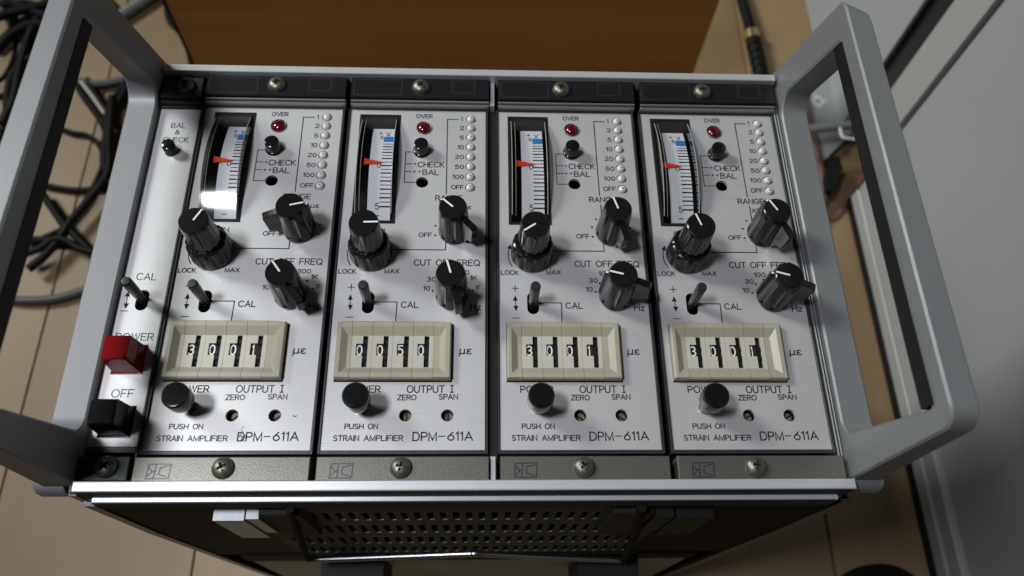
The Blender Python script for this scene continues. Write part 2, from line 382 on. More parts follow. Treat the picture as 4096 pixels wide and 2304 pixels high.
# ------------------------------------------------------------------ screw with a real Phillips recess
def screw_mesh():
    R = 3.15
    prof = [(R * .96, -1.0), (R, .25), (R * .97, .75), (R * .86, 1.35), (R * .66, 1.85), (R * .40, 2.15), (R * .12, 2.25)]
    me = MB().lathe(prof, 32).mesh('screw_head', M_SCREW)
    o = bpy.data.objects.new('a', me); C.objects.link(o)
    for ang in (0, pi / 2):
        mb = MB(); a = 1.75; b = .42
        mb.add([(-a * .35, -b * .6, .5), (a * .35, -b * .6, .5), (a * .35, b * .6, .5), (-a * .35, b * .6, .5), (-a, -b, 3), (a, -b, 3), (a, b, 3), (-a, b, 3)],
               [(3, 2, 1, 0), (4, 5, 6, 7), (0, 1, 5, 4), (1, 2, 6, 5), (2, 3, 7, 6), (3, 0, 4, 7)])
        c = bpy.data.objects.new('b', mb.mesh('cut', M_BLACK, 0)); C.objects.link(c); c.rotation_euler = (0, 0, ang + .0001)
        md = o.modifiers.new('b', 'BOOLEAN'); md.operation = 'DIFFERENCE'; md.object = c; md.solver = 'EXACT'
    bpy.context.view_layer.update()
    res = bpy.data.meshes.new_from_object(o.evaluated_get(bpy.context.evaluated_depsgraph_get()))
    for x in [ob for ob in C.objects if ob.name in ('a', 'b') or ob.name.startswith('b.')]: bpy.data.objects.remove(x)
    res.name = 'screw'
    return res
SCREW = screw_mesh()

# ------------------------------------------------------------------ shared pieces of a strain amplifier
BOT, TOP = -28.65, 92.0
PX0, PX1 = -15.2, 31.75
LEDY = (88.6, 84.79, 80.83, 76.8, 72.74, 68.78, 64.68, 60.45)
def drumz(y): return .5 - (y - 68) ** 2 / 100
def plate_mesh():
    holes = [rect(-11.8, 2.0, 46.4, 89.8), circ(10.39, 84.6, 2.72), circ(10.49, 62.3, 2.1), capsule(-6.5, -2.78, 14.15, 21.75),
             circ(8.5, -18.35, 1.85), circ(20.75, -18.35, 1.85), rect(-13.2, 21.95, -8.15, 10.75)]
    holes += [circ(26.65, y, 1.74, 20) for y in LEDY]
    return sheet_with_holes('face_plate', rect(PX0, PX1, BOT, TOP), holes, 0, 1.2, M_PLATE)

def fluted_knob():
    fl = lambda t: max(0, cos(8 * t)) ** 3
    return MB().lathe([(5.15, .5, 0), (5.15, 1.2, 0), (5.05, 1.6, .45), (4.7, 12.6, .42), (4.62, 12.9, 0), (4.45, 14.6, 0), (4.3, 15.15, 0), (4.05, 15.35, 0)], 96, fl)
def fin():
    mb = MB()     # wing opposite the pointer line; points along -x
    prof = [(-3.6, .8), (-5.6, 1.2), (-6.4, 3.8), (-8.5, 4.6), (-9.0, 11.6), (-8.6, 12.3), (-3.6, 13.5)]
    rings = []
    for (y, s) in ((-1.15, .0), (-.95, .18), (.95, .18), (1.15, .0)):
        rings.append([(x + (0 if abs(x) < 4.2 else (-s)), y, z + (s if z > 10 else 0)) for x, z in prof])
    return mb.loft(rings)
def nub():
    return MB().box(4.3, 5.55, -.55, .55, 1.2, 14.2, .35)
def knob_line():
    mb = MB(); ribbon(mb, [(.2, 0), (4.0, 0)], .55, 15.39); return mb
def nub_line():
    return MB().add([(4.4, -.27, 14.22), (5.2, -.27, 14.22), (5.2, .27, 14.22), (4.4, .27, 14.22), (5.57, -.27, 13.7), (5.57, .27, 13.7)], [(0, 1, 2, 3), (1, 4, 5, 2)])

def switch_knob(name, x, y, ang, parent, h=1.0):
    k = part(name, fluted_knob, M_KNOB, parent, (x, y, 0), radians(ang), key='fk')
    k.scale = (1, 1, h)
    for nm, fn, m in (('grip_fin', fin, M_KNOB), ('pointer_nub', nub, M_KNOB), ('pointer_line', knob_line, M_WHITE), ('nub_mark', nub_line, M_WHITE)):
        part(nm, fn, m, k, key=nm)
    return k
def ring_knob():
    fl = lambda t: max(0, cos(11 * t)) ** 2
    return MB().lathe([(6.75, .6, 0), (6.8, 1.4, .1), (6.75, 2.0, .55), (6.45, 7.2, .5), (6.2, 7.9, .3), (5.7, 8.2, 0), (5.2, 8.0, 0)], 132, fl)
def gain_core():
    fl = lambda t: max(0, cos(14 * t)) ** 2
    return MB().lathe([(5.0, 7.6, 0), (4.95, 8.6, .22), (4.6, 17.6, .2), (4.55, 18.2, 0), (4.5, 19.2, 0), (4.38, 19.75, 0), (4.1, 19.95, 0)], 112, fl)
def gain_line():
    mb = MB(); ribbon(mb, [(.2, 0), (4.1, 0)], .5, 19.99)
    mb.box(4.44, 4.64, -.22, .22, 9.4, 19.3)
    return mb
def power_button():
    return MB().lathe([(2.3, 0), (2.3, 2.6), (3.1, 4.6), (3.72, 6.2), (3.85, 7.2), (3.85, 11.4), (3.7, 11.95), (3.45, 12.25), (3.1, 12.3)], 40)
def small_button(h=4.6):
    return MB().lathe([(2.95, -.2), (2.95, .5), (2.75, .8), (2.5, .9), (2.45, h - .5), (2.35, h - .15), (2.05, h)], 36)
def lever():
    return MB().lathe([(1.3, -4), (1.35, 0), (1.55, 8), (1.58, 12.0), (1.45, 12.6), (1.2, 12.85), (.7, 12.9)], 24)
def led_dome(r):
    return MB().lathe([(r, -1.2), (r, -.2), (r * .96, .2), (r * .82, .62), (r * .58, .95), (r * .3, 1.1), (r * .08, 1.15)], 24)

def scale_sheet():
    mb = MB(); ys = [49.2 + (85.95 - 49.2) * i / 16 for i in range(17)]
    vs = []
    for y in ys: vs += [(-7.45, y, drumz(y)), (.12, y, drumz(y)), (.12, y, drumz(y) - .5), (-7.45, y, drumz(y) - .5)]
    fs = []
    for i in range(16):
        for a, b in ((0, 1), (1, 2), (2, 3), (3, 0)): fs.append((4 * i + a, 4 * i + b, 4 * i + 4 + b, 4 * i + 4 + a))
    fs += [(0, 1, 2, 3), (64, 65, 66, 67)]
    return mb.add(vs, fs)
def band():
    mb = MB()
    for a, b in ((79.06, 80.2), (80.3, 81.64)):
        mb.add([(-3.4, a, drumz(a) + .05), (.08, a, drumz(a) + .05), (.08, b, drumz(b) + .05), (-3.4, b, drumz(b) + .05)], [(0, 1, 2, 3)])
    return mb
TICKS = [77.96, 76.7, 75.43, 74.11, 72.77, 71.42, 69.91, 68.43, 66.95, 65.51, 63.95, 62.5, 61.01, 59.54, 57.98, 56.54, 55.1, 53.55]
def arc_prof(z0, th, y0=47.2, y1=89.0, bul=5.4, n=20):
    c = (y0 + y1) / 2; h = (y1 - y0) / 2
    up = [(y0 + (y1 - y0) * i / n, z0 + bul * (1 - ((y0 + (y1 - y0) * i / n - c) / h) ** 2)) for i in range(n + 1)]
    lo = [(a, b - th) for a, b in up][::-1]
    return up + lo
def meter(root):
    # housing cavity
    mb = MB()
    mb.box(-11.7, -7.6, 46.8, 89.4, -9, -8); mb.box(-7.6, 1.9, 46.8, 89.4, -9.2, -8.2)
    part('meter_cavity', mb, M_CAVITY, root, key='cav')
    bz = part('meter_bezel', lambda: MB().box(-12.0, -10.9, 46.2, 90.0, -9, .35, .15).box(.95, 2.15, 46.2, 90.0, -9, .35, .15).box(-10.9, .95, 46.2, 47.2, -9, .33, .12).box(-10.9, .95, 88.7, 90.0, -9, .33, .12), M_BEZEL, root, key='bez', smooth=0)
    part('meter_shroud', lambda: MB().add([(-10.9, 86.0, -2.7), (.95, 86.0, -2.7), (.95, 88.7, .1), (-10.9, 88.7, .1), (-10.9, 86.0, -8), (.95, 86.0, -8)], [(0, 1, 2, 3), (4, 5, 1, 0)]), M_METERBODY, bz, key='shr', smooth=0)
    sc_ = part('scale_plate', scale_sheet, M_SCALE, root, key='scl')
    part('blue_band', band, M_BLUE, sc_, key='band', smooth=0)
    for i, y in enumerate(TICKS):
        line([(-3.3, y), (.0, y)], sc_, .50 if i % 2 else .30, .04, 'scale_tick', M_INK, drumz)
    lettering('5', -4.55, 80.5, 0, 1.5, sc_, .26, M_INK, 'scale_number', .05, drumz)
    lettering('0', -4.75, 67.6, 0, 1.9, sc_, .26, M_INK, 'scale_number', .05, drumz)
    lettering('5', -4.75, 52.7, 0, 1.9, sc_, .28, M_INK, 'scale_number', .05, drumz)
    lettering('+', -5.2, 82.7, 0, 1.7, sc_, .26, M_INK, 'scale_sign', .05, drumz)
    lettering('V', -2.7, 82.6, 1.4, 1.4, sc_, .26, M_INK, 'scale_sign', .05, drumz)
    line([(-2.7, 82.15), (-1.4, 82.15)], sc_, .26, .05, 'scale_sign', M_INK, drumz)
    lettering('-', -4.8, 49.7, 0, 1.8, sc_, .3, M_INK, 'scale_sign', .05, drumz)
    part('needle', lambda: MB().add([(-9.3, 70.95, 1.2), (-9.3, 68.4, 1.2), (-3.2, 69.35, 1.2), (-3.2, 69.6, 1.2), (-9.3, 70.95, .9), (-9.3, 68.4, .9), (-3.2, 69.35, .9), (-3.2, 69.6, .9)],
         [(0, 1, 2, 3), (7, 6, 5, 4), (0, 4, 5, 1), (1, 5, 6, 2), (2, 6, 7, 3), (3, 7, 4, 0)]), M_NEEDLE, root, key='needle', smooth=0)
    cv = part('clear_cover', lambda: MB().prism(arc_prof(.4, .7), -10.8, .85, 'x'), M_CLEAR, root, key='cover')
    side = arc_prof(.4, .7); n = len(side) // 2
    sp = side[:n] + [(89.0, -1), (47.2, -1)]
    for x in (-10.95, .85):
        part('cover_side', MB().prism(sp, x, x + .12, 'x'), M_SIDETINT, cv, key=('cs', x))
    ed = [(y_, z_) for y_, z_ in side[:n]]
    for x in (-10.85, -9.6, .9):
        part('cover_edge_glint', MB().tube([(x, y_, z_ - (.0 if x != -9.6 else .7)) for y_, z_ in ed[1:-1:2]], .11 if x != -9.6 else .07, 6, 2), M_GLINT, cv, key=('ce', x))

def wheel_unit(x0, x1):
    """one cream thumbwheel unit, cut to show digit window and wheel slot"""
    W = .10
    def prof(y0, s):  # rim and bevel profile, s=+1 upper, -1 lower
        return None
    mb = MB()
    a, b = x0 + W / 2, x1 - W / 2
    mb.prism([(-7.7, -.3), (-7.7, 2.0), (-7.3, 2.4), (-6.0, 2.4), (-3.95, .9), (-3.95, -.3)], a, b, 'x')
    mb.prism([(10.7, -.3), (10.7, 2.0), (10.3, 2.4), (8.9, 2.4), (6.35, .9), (6.35, -.3)], a, b, 'x')
    return mb
def wheel_floor(x0):
    # window + slot as one hole; unit is 6.15 wide
    hole = [(x0 + 1.35, .0), (x0 + 3.35, .0), (x0 + 3.35, -3.8), (x0 + 4.85, -3.8), (x0 + 4.85, 6.25), (x0 + 3.35, 6.25), (x0 + 3.35, 3.75), (x0 + 1.35, 3.75)]
    return sheet_with_holes('window_sheet', rect(x0 + .02, x0 + 6.13, -3.94, 6.34), [hole], .9, .8, M_CREAM2)
def wheel(n=26):
    R = 13.0; rings = []
    for x in (-.72, .72):
        rings.append([(x, (R - (.45 if i % 4 in (2, 3) else 0)) * cos(2 * pi * i / (n * 4)), (R - (.45 if i % 4 in (2, 3) else 0)) * sin(2 * pi * i / (n * 4))) for i in range(n * 4)])
    return MB().loft(rings)
def thumbwheels(root, digits):
    t = part('thumbwheel_frame_end', lambda: MB().add(
        [(-13.05, -7.7, -.3), (-8.58, -7.7, -.3), (-8.58, 10.7, -.3), (-13.05, 10.7, -.3), (-13.05, -7.4, 2.0), (-8.58, -7.7, 2.0), (-8.58, 10.7, 2.0), (-13.05, 10.4, 2.0),
         (-12.6, -7.3, 2.4), (-8.58, -7.3, 2.4), (-8.58, 10.3, 2.4), (-12.6, 10.3, 2.4), (-11.7, -6.0, 2.4), (-8.58, -6.0, 2.4), (-8.58, 8.9, 2.4), (-11.7, 8.9, 2.4),
         (-9.8, -3.95, .9), (-8.58, -3.95, .9), (-8.58, 6.35, .9), (-9.8, 6.35, .9)],
        [(0, 1, 5, 4), (4, 5, 9, 8), (8, 9, 13, 12), (12, 13, 17, 16), (2, 3, 7, 6), (6, 7, 11, 10), (10, 11, 15, 14), (14, 15, 19, 18), (3, 0, 4, 7), (7, 4, 8, 11), (11, 8, 12, 15), (15, 12, 16, 19), (16, 17, 18, 19)]), M_CREAM, root, key='fe', smooth=20)
    part('thumbwheel_frame_end', lambda: MB().add(
        [(21.5, -7.7, -.3), (16.18, -7.7, -.3), (16.18, 10.7, -.3), (21.5, 10.7, -.3), (21.5, -7.4, 2.0), (16.18, -7.7, 2.0), (16.18, 10.7, 2.0), (21.5, 10.4, 2.0),
         (21.1, -7.3, 2.4), (16.18, -7.3, 2.4), (16.18, 10.3, 2.4), (21.1, 10.3, 2.4), (19.9, -6.0, 2.4), (16.18, -6.0, 2.4), (16.18, 8.9, 2.4), (19.9, 8.9, 2.4),
         (18.1, -3.95, .9), (16.18, -3.95, .9), (16.18, 6.35, .9), (18.1, 6.35, .9)],
        [(0, 1, 5, 4), (4, 5, 9, 8), (8, 9, 13, 12), (12, 13, 17, 16), (2, 3, 7, 6), (6, 7, 11, 10), (10, 11, 15, 14), (14, 15, 19, 18), (3, 0, 4, 7), (7, 4, 8, 11), (11, 8, 12, 15), (15, 12, 16, 19), (16, 17, 18, 19)]), M_CREAM, root, key='fe2', smooth=20)
    for i, dg in enumerate(digits):
        x0 = -8.53 + 6.17 * i
        u = part('thumbwheel_unit', lambda: wheel_unit(0, 6.17), M_CREAM, root, (x0, 0, 0), key='wu', smooth=20)
        me = cached('wf', lambda: wheel_floor(0))
        obj('window_sheet', me, u)
        part('window_back', lambda: MB().box(.9, 3.4, -.6, 4.4, -.6, .25), M_BLACK, u, key='wb', smooth=0)
        part('digit_wheel', wheel, M_RUBBER, u, (4.1, 1.2, -12.15), key='whl', smooth=30)
        part('digit', lambda: text_mb(dg, 1.62 + (.30 if dg == '1' else 0), .38, .35 if dg == '1' else 1.45, 2.95, .38, .30), M_WHITE, u, smooth=0, key=('dg', dg))

def logo_mb():
    mb = MB(); z = 3.66
    def R(p, w=.28): ribbon(mb, p, w, z)
    R([(-11.4, -37.3), (-5.3, -37.3), (-5.0, -33.3), (-11.1, -33.3), (-11.4, -37.3)])
    R([(-5.9, -36.8), (-8.1, -36.1), (-7.9, -34.3), (-5.6, -33.8)])
    R([(-9.3, -37.1), (-9.1, -33.5)]); R([(-11.0, -36.6), (-9.9, -35.5), (-10.9, -34.2)])
    R([(-9.2, -35.3), (-10.0, -35.4)])
    return mb

OFF = (0.0, 50.0, 101.47, 151.93)
mods = [
 dict(off=OFF[0], digits='3001', gain=62, rng=14, cut=126, bright='leftmost strain amplifier module, with scuffed ink by the D of DPM'),
 dict(off=OFF[1], digits='0050', gain=2, rng=138, cut=106, bright='strain amplifier module whose cream thumbwheels read 0050, second of the four'),
 dict(off=OFF[2], digits='3001', gain=214, rng=108, cut=166, bright='third strain amplifier module, gain knob line pointing lower left, just right of the centre divider'),
 dict(off=OFF[3], digits='3001', gain=109, rng=120, cut=164, bright='rightmost strain amplifier module, beside the right hand carrying handle'),
]
for mi, md in enumerate(mods):
    r = thing('strain_amplifier_module', md['bright'], 'amplifier module', (md['off'], 0, 0), 'strain amplifier modules side by side in the rack')
    obj('face_plate', cached('plate', plate_mesh), r)
    # dark tray round the plate
    part('tray_rim', lambda: MB().box(-15.95, -15.3, -29.9, 92.6, -12, .5, .1).box(31.85, 32.7, -29.9, 92.6, -12, .5, .1).box(-15.3, 31.85, -29.9, -28.85, -12, .45, .1).box(-15.3, 31.85, 92.1, 92.7, -12, .4, .1), M_FRAME, r, key='tray', smooth=0)
    part('tray_back', lambda: MB().box(-15.9, 32.6, -29.8, 92.6, -16, -13), M_BLACK, r, key='tb', smooth=0)
    bs = part('lower_grip_strip', lambda: MB().box(-15.3, 32.95, -38.15, -31.3, -6, 3.6, .25), M_STRIP, r, key='ls', smooth=0)
    part('embossed_emblem', logo_mb, M_FRAME, bs, key='logo', smooth=0)
    ts = part('upper_grip_strip', lambda: MB().box(-15.3, 32.95, 94.6, 103.3, -6, 3.8, .25), M_STRIPTOP, r, key='us', smooth=0)
    part('strip_ridge', lambda: MB().box(-15.3, 32.95, 93.75, 94.3, -6, 3.0, .2), M_RIDGE, ts, key='sr1', smooth=0)
    part('strip_ridge', lambda: MB().box(-15.3, 32.95, 92.75, 93.4, -6, 2.2, .25), M_RIDGE, ts, key='sr2', smooth=0)
    def er(x0, x1, y0, y1):
        mb = MB(); ribbon(mb, [(x0, y0), (x1, y0), (x1, y1), (x0, y1), (x0, y0)], .2, 3.86); return mb
    part('embossed_rectangle', lambda: er(-14.3, 2.3, 95.6, 102.3), M_METERBODY, ts, key='er1', smooth=0)
    part('embossed_rectangle', lambda: er(20, 27.8, 97.0, 102.3), M_METERBODY, ts, key='er2', smooth=0)
    obj('screw', SCREW, r, (9.3 if mi == 0 else 8.3 if mi != 3 else 7.0, -34.5, 3.5), .5 + mi * .8)
    obj('screw', SCREW, r, (9.0 if mi < 2 else 7.0, 99.3, 3.6), .2 + mi * .5)
    meter(r)
    # indicators
    ov = part('overload_lamp', lambda: led_dome(2.25), M_LEDRED, r, (10.39, 84.6, .1), key='ov')
    part('lamp_collar', lambda: MB().lathe([(2.68, -1.2), (2.68, .28), (2.55, .38), (2.35, .3), (2.33, -1.2)], 32), M_METERBODY if mi == 0 else M_SCREW, ov, key=('ovc', mi == 0))
    for y in LEDY:
        l = part('indicator_lamp', lambda: led_dome(1.42), M_LEDWHITE, r, (26.62, y, -.1), key='led')
        part('lamp_core', lambda: MB().lathe([(.26, 1.0), (.26, 1.17), (.1, 1.19)], 10), M_INK2, l, (0, -.15, 0), key='core')
        part('lamp_socket', lambda: MB().box(-1.7, 1.7, -1.7, 1.7, -2.4, -1.3), M_BLACK, l, key='sock', smooth=0)
    cb = part('check_button', small_button, M_BUTTON, r, (9.95, 75.0, 0), key='sb')
    part('pot_well', lambda: MB().lathe([(2.4, -7), (2.4, -6)], 16), M_BLACK, r, (10.49, 62.3, 0), key='pw')
    part('toggle_lever', lever, M_LEVER, r, (-4.65, 18.0, 0), key='lev')
    part('toggle_well', lambda: MB().box(-7.6, -1.8, 13, 23, -7, -6), M_BLACK, r, key='tw', smooth=0)
    for x in (8.5, 20.75):
        tr = part('trimmer_screw', lambda: MB().lathe([(1.75, -6), (1.75, -3.2), (1.5, -2.9)], 20), M_TRIM, r, (x + .15, -18.3, 0), .6 + mi, key='trm')
        part('trimmer_slot', lambda: MB().box(-1.5, 1.5, -.25, .25, -3, -2.8), M_BLACK, tr, key='trs', smooth=0)
        part('trimmer_tube', lambda: MB().loft([[(x_, y_, z_) for x_, y_ in circ(0, 0, 1.9, 24)] for z_ in (-1.15, -6)], cap=False), M_FRAME, tr, (-.15, -.05, 0), key='trt')
    rg = part('gain_lock_ring', ring_knob, M_KNOB, r, (-4.74, 35.2, 0), .1 * mi, key='rk')
    gk = part('gain_knob', gain_core, M_KNOB, r, (-4.74, 35.2, 0), radians(md['gain']), key='gk')
    part('pointer_line', gain_line, M_WHITE, gk, key='gl', smooth=0)
    switch_knob('range_knob', 21.6, 43.6, md['rng'], r)
    switch_knob('cut_off_knob', 21.4, 20.3, md['cut'], r, 1.06)
    part('power_button', power_button, M_BUTTON, r, (-4.3 + (0, -.3, .5, .1)[mi], -15.9, 0), key='pb')
    thumbwheels(r, md['digits'])
    # ---- printing
    T = [('OVER', 7.59, 88.9, 5.49, 1.5), ('1', 23.28, 88.0, 0, 1.5), ('2', 22.93, 84.06, 1.25, 1.5), ('5', 22.96, 80.0, 1.21, 1.5), ('10', 22.19, 76.0, 2.0, 1.5), ('20', 21.53, 72.0, 2.75, 1.5),
         ('50', 21.54, 67.92, 2.8, 1.5), ('100', 20.73, 63.9, 3.63, 1.5), ('OFF', 20.29, 59.75, 4.06, 1.55), ('RANGE', 15.23, 55.3, 8.8, 1.85), ('X10', 19.56, 51.9, 3.6, 1.4), ('ue', 24.37, 52.0, 2.74, 1.6),
         ('CHECK', 8.88, 68.45, 8.77, 2.0), ('BAL', 10.6, 65.35, 5.32, 2.0), ('GAIN', -7.9, 42.65, 6.9, 1.55), ('OFF', 10.2, 41.35, 4.08, 1.5), ('LOCK', -14.57, 27.9, 5.36, 1.42), ('MAX', -.09, 28.1, 4.44, 1.38),
         ('CUT', 9.14, 30.95, 5.31, 2.0), ('OFF', 16.09, 31.0, 5.1, 2.0), ('FREQ', 22.9, 31.0, 7.04, 2.0), ('10', 12.39, 22.15, 1.91, 1.42), ('30', 13.45, 25.3, 2.7, 1.42), ('100', 16.8, 27.75, 3.5, 1.42),
         ('300', 22.44, 27.85, 4.15, 1.42), ('1K', 27.04, 25.95, 2.0, 1.35), ('F', 29.1, 22.3, .98, 1.5), ('Hz', 27.33, 15.6, 3.02, 2.0), ('CAL', 5.68, 16.2, 5.2, 1.9), ('ue', 24.15, .9, 3.5, 2.3),
         ('POWER', -9.0, -11.3, 9.7, 1.95), ('OUTPUT', 8.7, -11.38, 10.98, 2.1), ('J', 21.95, -11.3, 0, 2.1), ('ZERO', 6.04, -13.65, 5.39, 1.5), ('SPAN', 18.22, -13.45, 5.44, 1.5),
         ('PUSH', -8.77, -22.35, 5.28, 1.42), ('ON', -2.07, -22.35, 2.71, 1.42), ('STRAIN', -11.76, -25.86, 7.2, 1.5), ('AMPLIFIER', -2.98, -25.86, 11.07, 1.5), ('DPM', 11.01, -25.84, 6.7, 2.4), ('611A', 21.07, -25.74, 7.09, 2.35)]
    for t, x, y, wd, h in T:
        lettering(t, x, y, wd, h, r, 0.37 if h > 2.2 else .33 if h > 1.7 else .29, M_INK2 if (mi == 0 and t in ('STRAIN', 'AMPLIFIER', 'PUSH', 'ON', 'ZERO', 'SPAN', 'OUTPUT')) else M_INK)
    line([(18.4, -24.6), (20.1, -24.6)], r, .3)
    line([(22.2, 88.5), (18.45, 88.5), (18.7, 58.0)], r, .34); line([(18.9, 54.2), (18.93, 36.6), (1.2, 36.6)], r, .34)
    line([(8.2, 74.5), (4.5, 74.5), (4.5, 62.2), (8.5, 62.2)], r); line([(4.5, 69.67), (6.8, 69.67)], r); line([(4.5, 66.53), (6.75, 66.53)], r)
    line([(-2.78, 18.05), (4.3, 18.05), (4.2, 10.8)], r, .32)
    line([(-11.3, 23.05), (-9.15, 23.05)], r, .26); line([(-10.23, 22.0), (-10.23, 24.1)], r, .26, .036); line([(-11.1, 12.82), (-8.95, 12.82)], r, .26)
    line([(-10.2, 19.3), (-10.1, 16.4)], r, .26)
    part('printed_arrowhead', lambda: MB().add([(-.8, 0, .033), (.8, 0, .033), (0, 1.9, .033)], [(0, 1, 2)]), M_INK, r, (-10.25, 18.75, 0), key='ah', smooth=0)
    part('printed_arrowhead', None, M_INK, r, (-10.05, 17.0, 0), pi, key='ah', smooth=0)
    line([(-11.1, 30.9), (-11.9, 32.4), (-12.3, 34.2), (-12.25, 36.0), (-11.9, 37.5)], r, .32)
    part('printed_arrowhead', None, M_INK, r, (-11.95, 37.2, 0), -.35, key='ah', smooth=0)
    for x, y in ((7.85, 69.67), (7.8, 66.53), (9.5, 66.53), (15.5, 41.95), (15.45, 45.55 + 6.2 - 6.2), (17.0, 48.6), (28.0, 41.95), (28.0, 45.5), (15.3, 22.0), (16.85, 25.0), (19.6, 26.7), (25.9, 25.1), (27.95, 22.3)):
        dot(x, y, r)
    if mi == 0:   # scuffed ink by the D and a small curved scratch
        mb = MB(); rnd = random.Random(3)
        for k in range(16):
            a = rnd.uniform(0, pi); cx, cy = 11.9 + rnd.gauss(0, .55), -24.6 + rnd.gauss(0, .8); L = rnd.uniform(.2, .8)
            ribbon(mb, [(cx - L * cos(a), cy - L * sin(a)), (cx + L * cos(a), cy + L * sin(a))], .12, .06 + .002 * k)
        part('ink_scuff', mb, M_INK2, r, smooth=0)
        line([(26.0, -18.4), (26.5, -18.75), (27.1, -18.45)], r, .25, .04, 'scratch_mark')

# ------------------------------------------------------------------ power supply module (narrow, far left)
r = thing('power_supply_module', 'narrow power module with red and black square buttons left of the amplifiers', 'power module', (0, 0, 0))
obj('face_plate', sheet_with_holes('power_plate', rect(-31.0, -17.0, -27.4, 91.0), [capsule(-25.7, -21.85, 14.7, 21.7)], 0, 1.2, M_PLATE), r)
part('tray_rim', MB().box(-16.9, -16.2, -38, 92.6, -12, .4, .1).box(-31, -16.9, -29.3, -27.6, -12, .3, .1).box(-31, -16.9, 91.2, 92.2, -12, .5, .1), M_FRAME, r, smooth=0)
part('tray_back', MB().box(-31, -16.2, -38, 100, -16, -13), M_BLACK, r, smooth=0)
part('lower_grip_strip', MB().box(-30.5, -16.7, -37.8, -31.0, -6, 3.2, .25), M_STRIPD, r, smooth=0)
part('upper_grip_strip', MB().box(-30.5, -16.6, 93.8, 103.3, -6, 3.2, .25).box(-30.5, -16.6, 92.4, 93.3, -6, 2.2, .2), M_STRIPD, r, smooth=0)
obj('screw', SCREW, r, (-22.6, -34.0, 3.1), .9); obj('screw', SCREW, r, (-22.4, 98.8, 3.1), .3)
part('toggle_well', MB().box(-27, -20.5, 13, 23, -7, -6), M_BLACK, r, smooth=0)
part('toggle_lever', None, M_LEVER, r, (-23.9, 18.6, 0), key='lev')
part('check_button', lambda: MB().lathe([(2.3, -.2), (2.3, .4), (2.2, .6), (2.15, 3.7), (2.0, 4.1), (1.7, 4.25)], 32), M_BUTTON, r, (-24.2, 73.6, 0))
def square_button(m, y):
    def rg(h, a, z, c): return [(-a + c, -h, z), (a - c, -h, z), (a, -h + c, z), (a, h - c, z), (a - c, h, z), (-a + c, h, z), (-a, h - c, z), (-a, -h + c, z)]
    b = part('square_button', MB().loft([rg(4.25, 4.25, 0, .15), rg(4.25, 4.25, .8, .15), rg(4.15, 4.15, 1.2, .25), rg(3.85, 3.85, 9.4, .5), rg(3.5, 3.5, 10.3, .6), rg(3.3, 3.3, 10.45, .6)]), m, r, (-23.9, y, 0), smooth=25)
    part('button_bezel', MB().box(-4.7, 4.7, -4.7, 4.7, -1, .25, .1), m, b, smooth=0)
    return b
b = square_button(M_RED, -1.2); b['label'] = 'red square power button'
b = square_button(M_BUTTON, -20.2); b['label'] = 'black square off button'
for t, x, y, wd, h in (('BAL', -25.95, 83.2, 4.73, 1.95), ('&', -24.29, 80.5, 1.5, 1.75), ('CHECK', -27.7, 77.25, 8.31, 1.9), ('CAL', -26.84, 25.15, 5.94, 2.3), ('POWER', -29.27, 4.95, 11.02, 2.2), ('OFF', -26.95, -12.9, 6.18, 2.35)):
    lettering(t, x, y, wd, h, r, .26, M_INK)
line([(-28.5, 20.0), (-28.3, 16.5)], r, .26); line([(-29.5, 14.55), (-27.4, 14.55)], r, .26)
line([(-29.6, 23.2), (-27.6, 23.2)], r, .26); line([(-28.6, 22.2), (-28.6, 24.2)], r, .26, .036)
part('printed_arrowhead', None, M_INK, r, (-28.3, 17.1, 0), pi, key='ah', smooth=0)
part('printed_arrowhead', None, M_INK, r, (-28.5, 19.4, 0), 0, key='ah', smooth=0)

# ------------------------------------------------------------------ the rack case
rk = thing('rack_case', 'black bench rack case with brushed rails and two grey carrying handles', 'rack case', (80, 30, -250))
rk_off = (-80, -30, 250)
def rp(name, mb, m, smooth=35): return part(name, mb, m, rk, rk_off, smooth=smooth)
tr_ = rp('upper_rail', MB().box(-30.2, 185.6, 103.5, 106.3, -8, 5.6, .2), M_RAIL, 0)
rp('lower_rail', MB().box(-29.8, 186.2, -41.2, -38.35, -8, 5.6, .25), M_RAIL, 0)
rp('lower_ledge', MB().box(-27.0, 183.5, -42.75, -41.35, -10, -1.4, .15), M_RAIL, 0)
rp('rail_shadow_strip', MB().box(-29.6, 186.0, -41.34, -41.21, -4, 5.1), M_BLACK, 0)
rp('ledge_lip', MB().box(-27.2, 183.7, -42.95, -42.77, -10, -2.2), M_BLACK, 0)
rp('centre_divider', MB().box(83.35, 84.9, -38.3, -31.0, -6, 2.2, .2).box(83.35, 84.9, 93, 103.4, -6, 2.2, .2), M_RAIL, 0)
rp('divider_web', MB().box(82.95, 85.35, -31.0, 93, -12, -1.0), M_BLACK, 0)
for x0, x1, z in ((-33.4, -31.3, -1.0), (185.35, 186.4, -1.0)):
    rp('side_channel', MB().box(x0, x1, -41, 106, -10, z), M_FRAME, 0)
for x in (-32.7, -31.6): rp('side_ridge', MB().box(x, x + .5, -40.5, 105.5, -6, .9, .2), M_HANDLE, 0)
for x in (184.9, 185.8): rp('side_ridge', MB().box(x, x + .5, -40.5, 105.5, -6, .9, .2), M_HANDLE, 0)
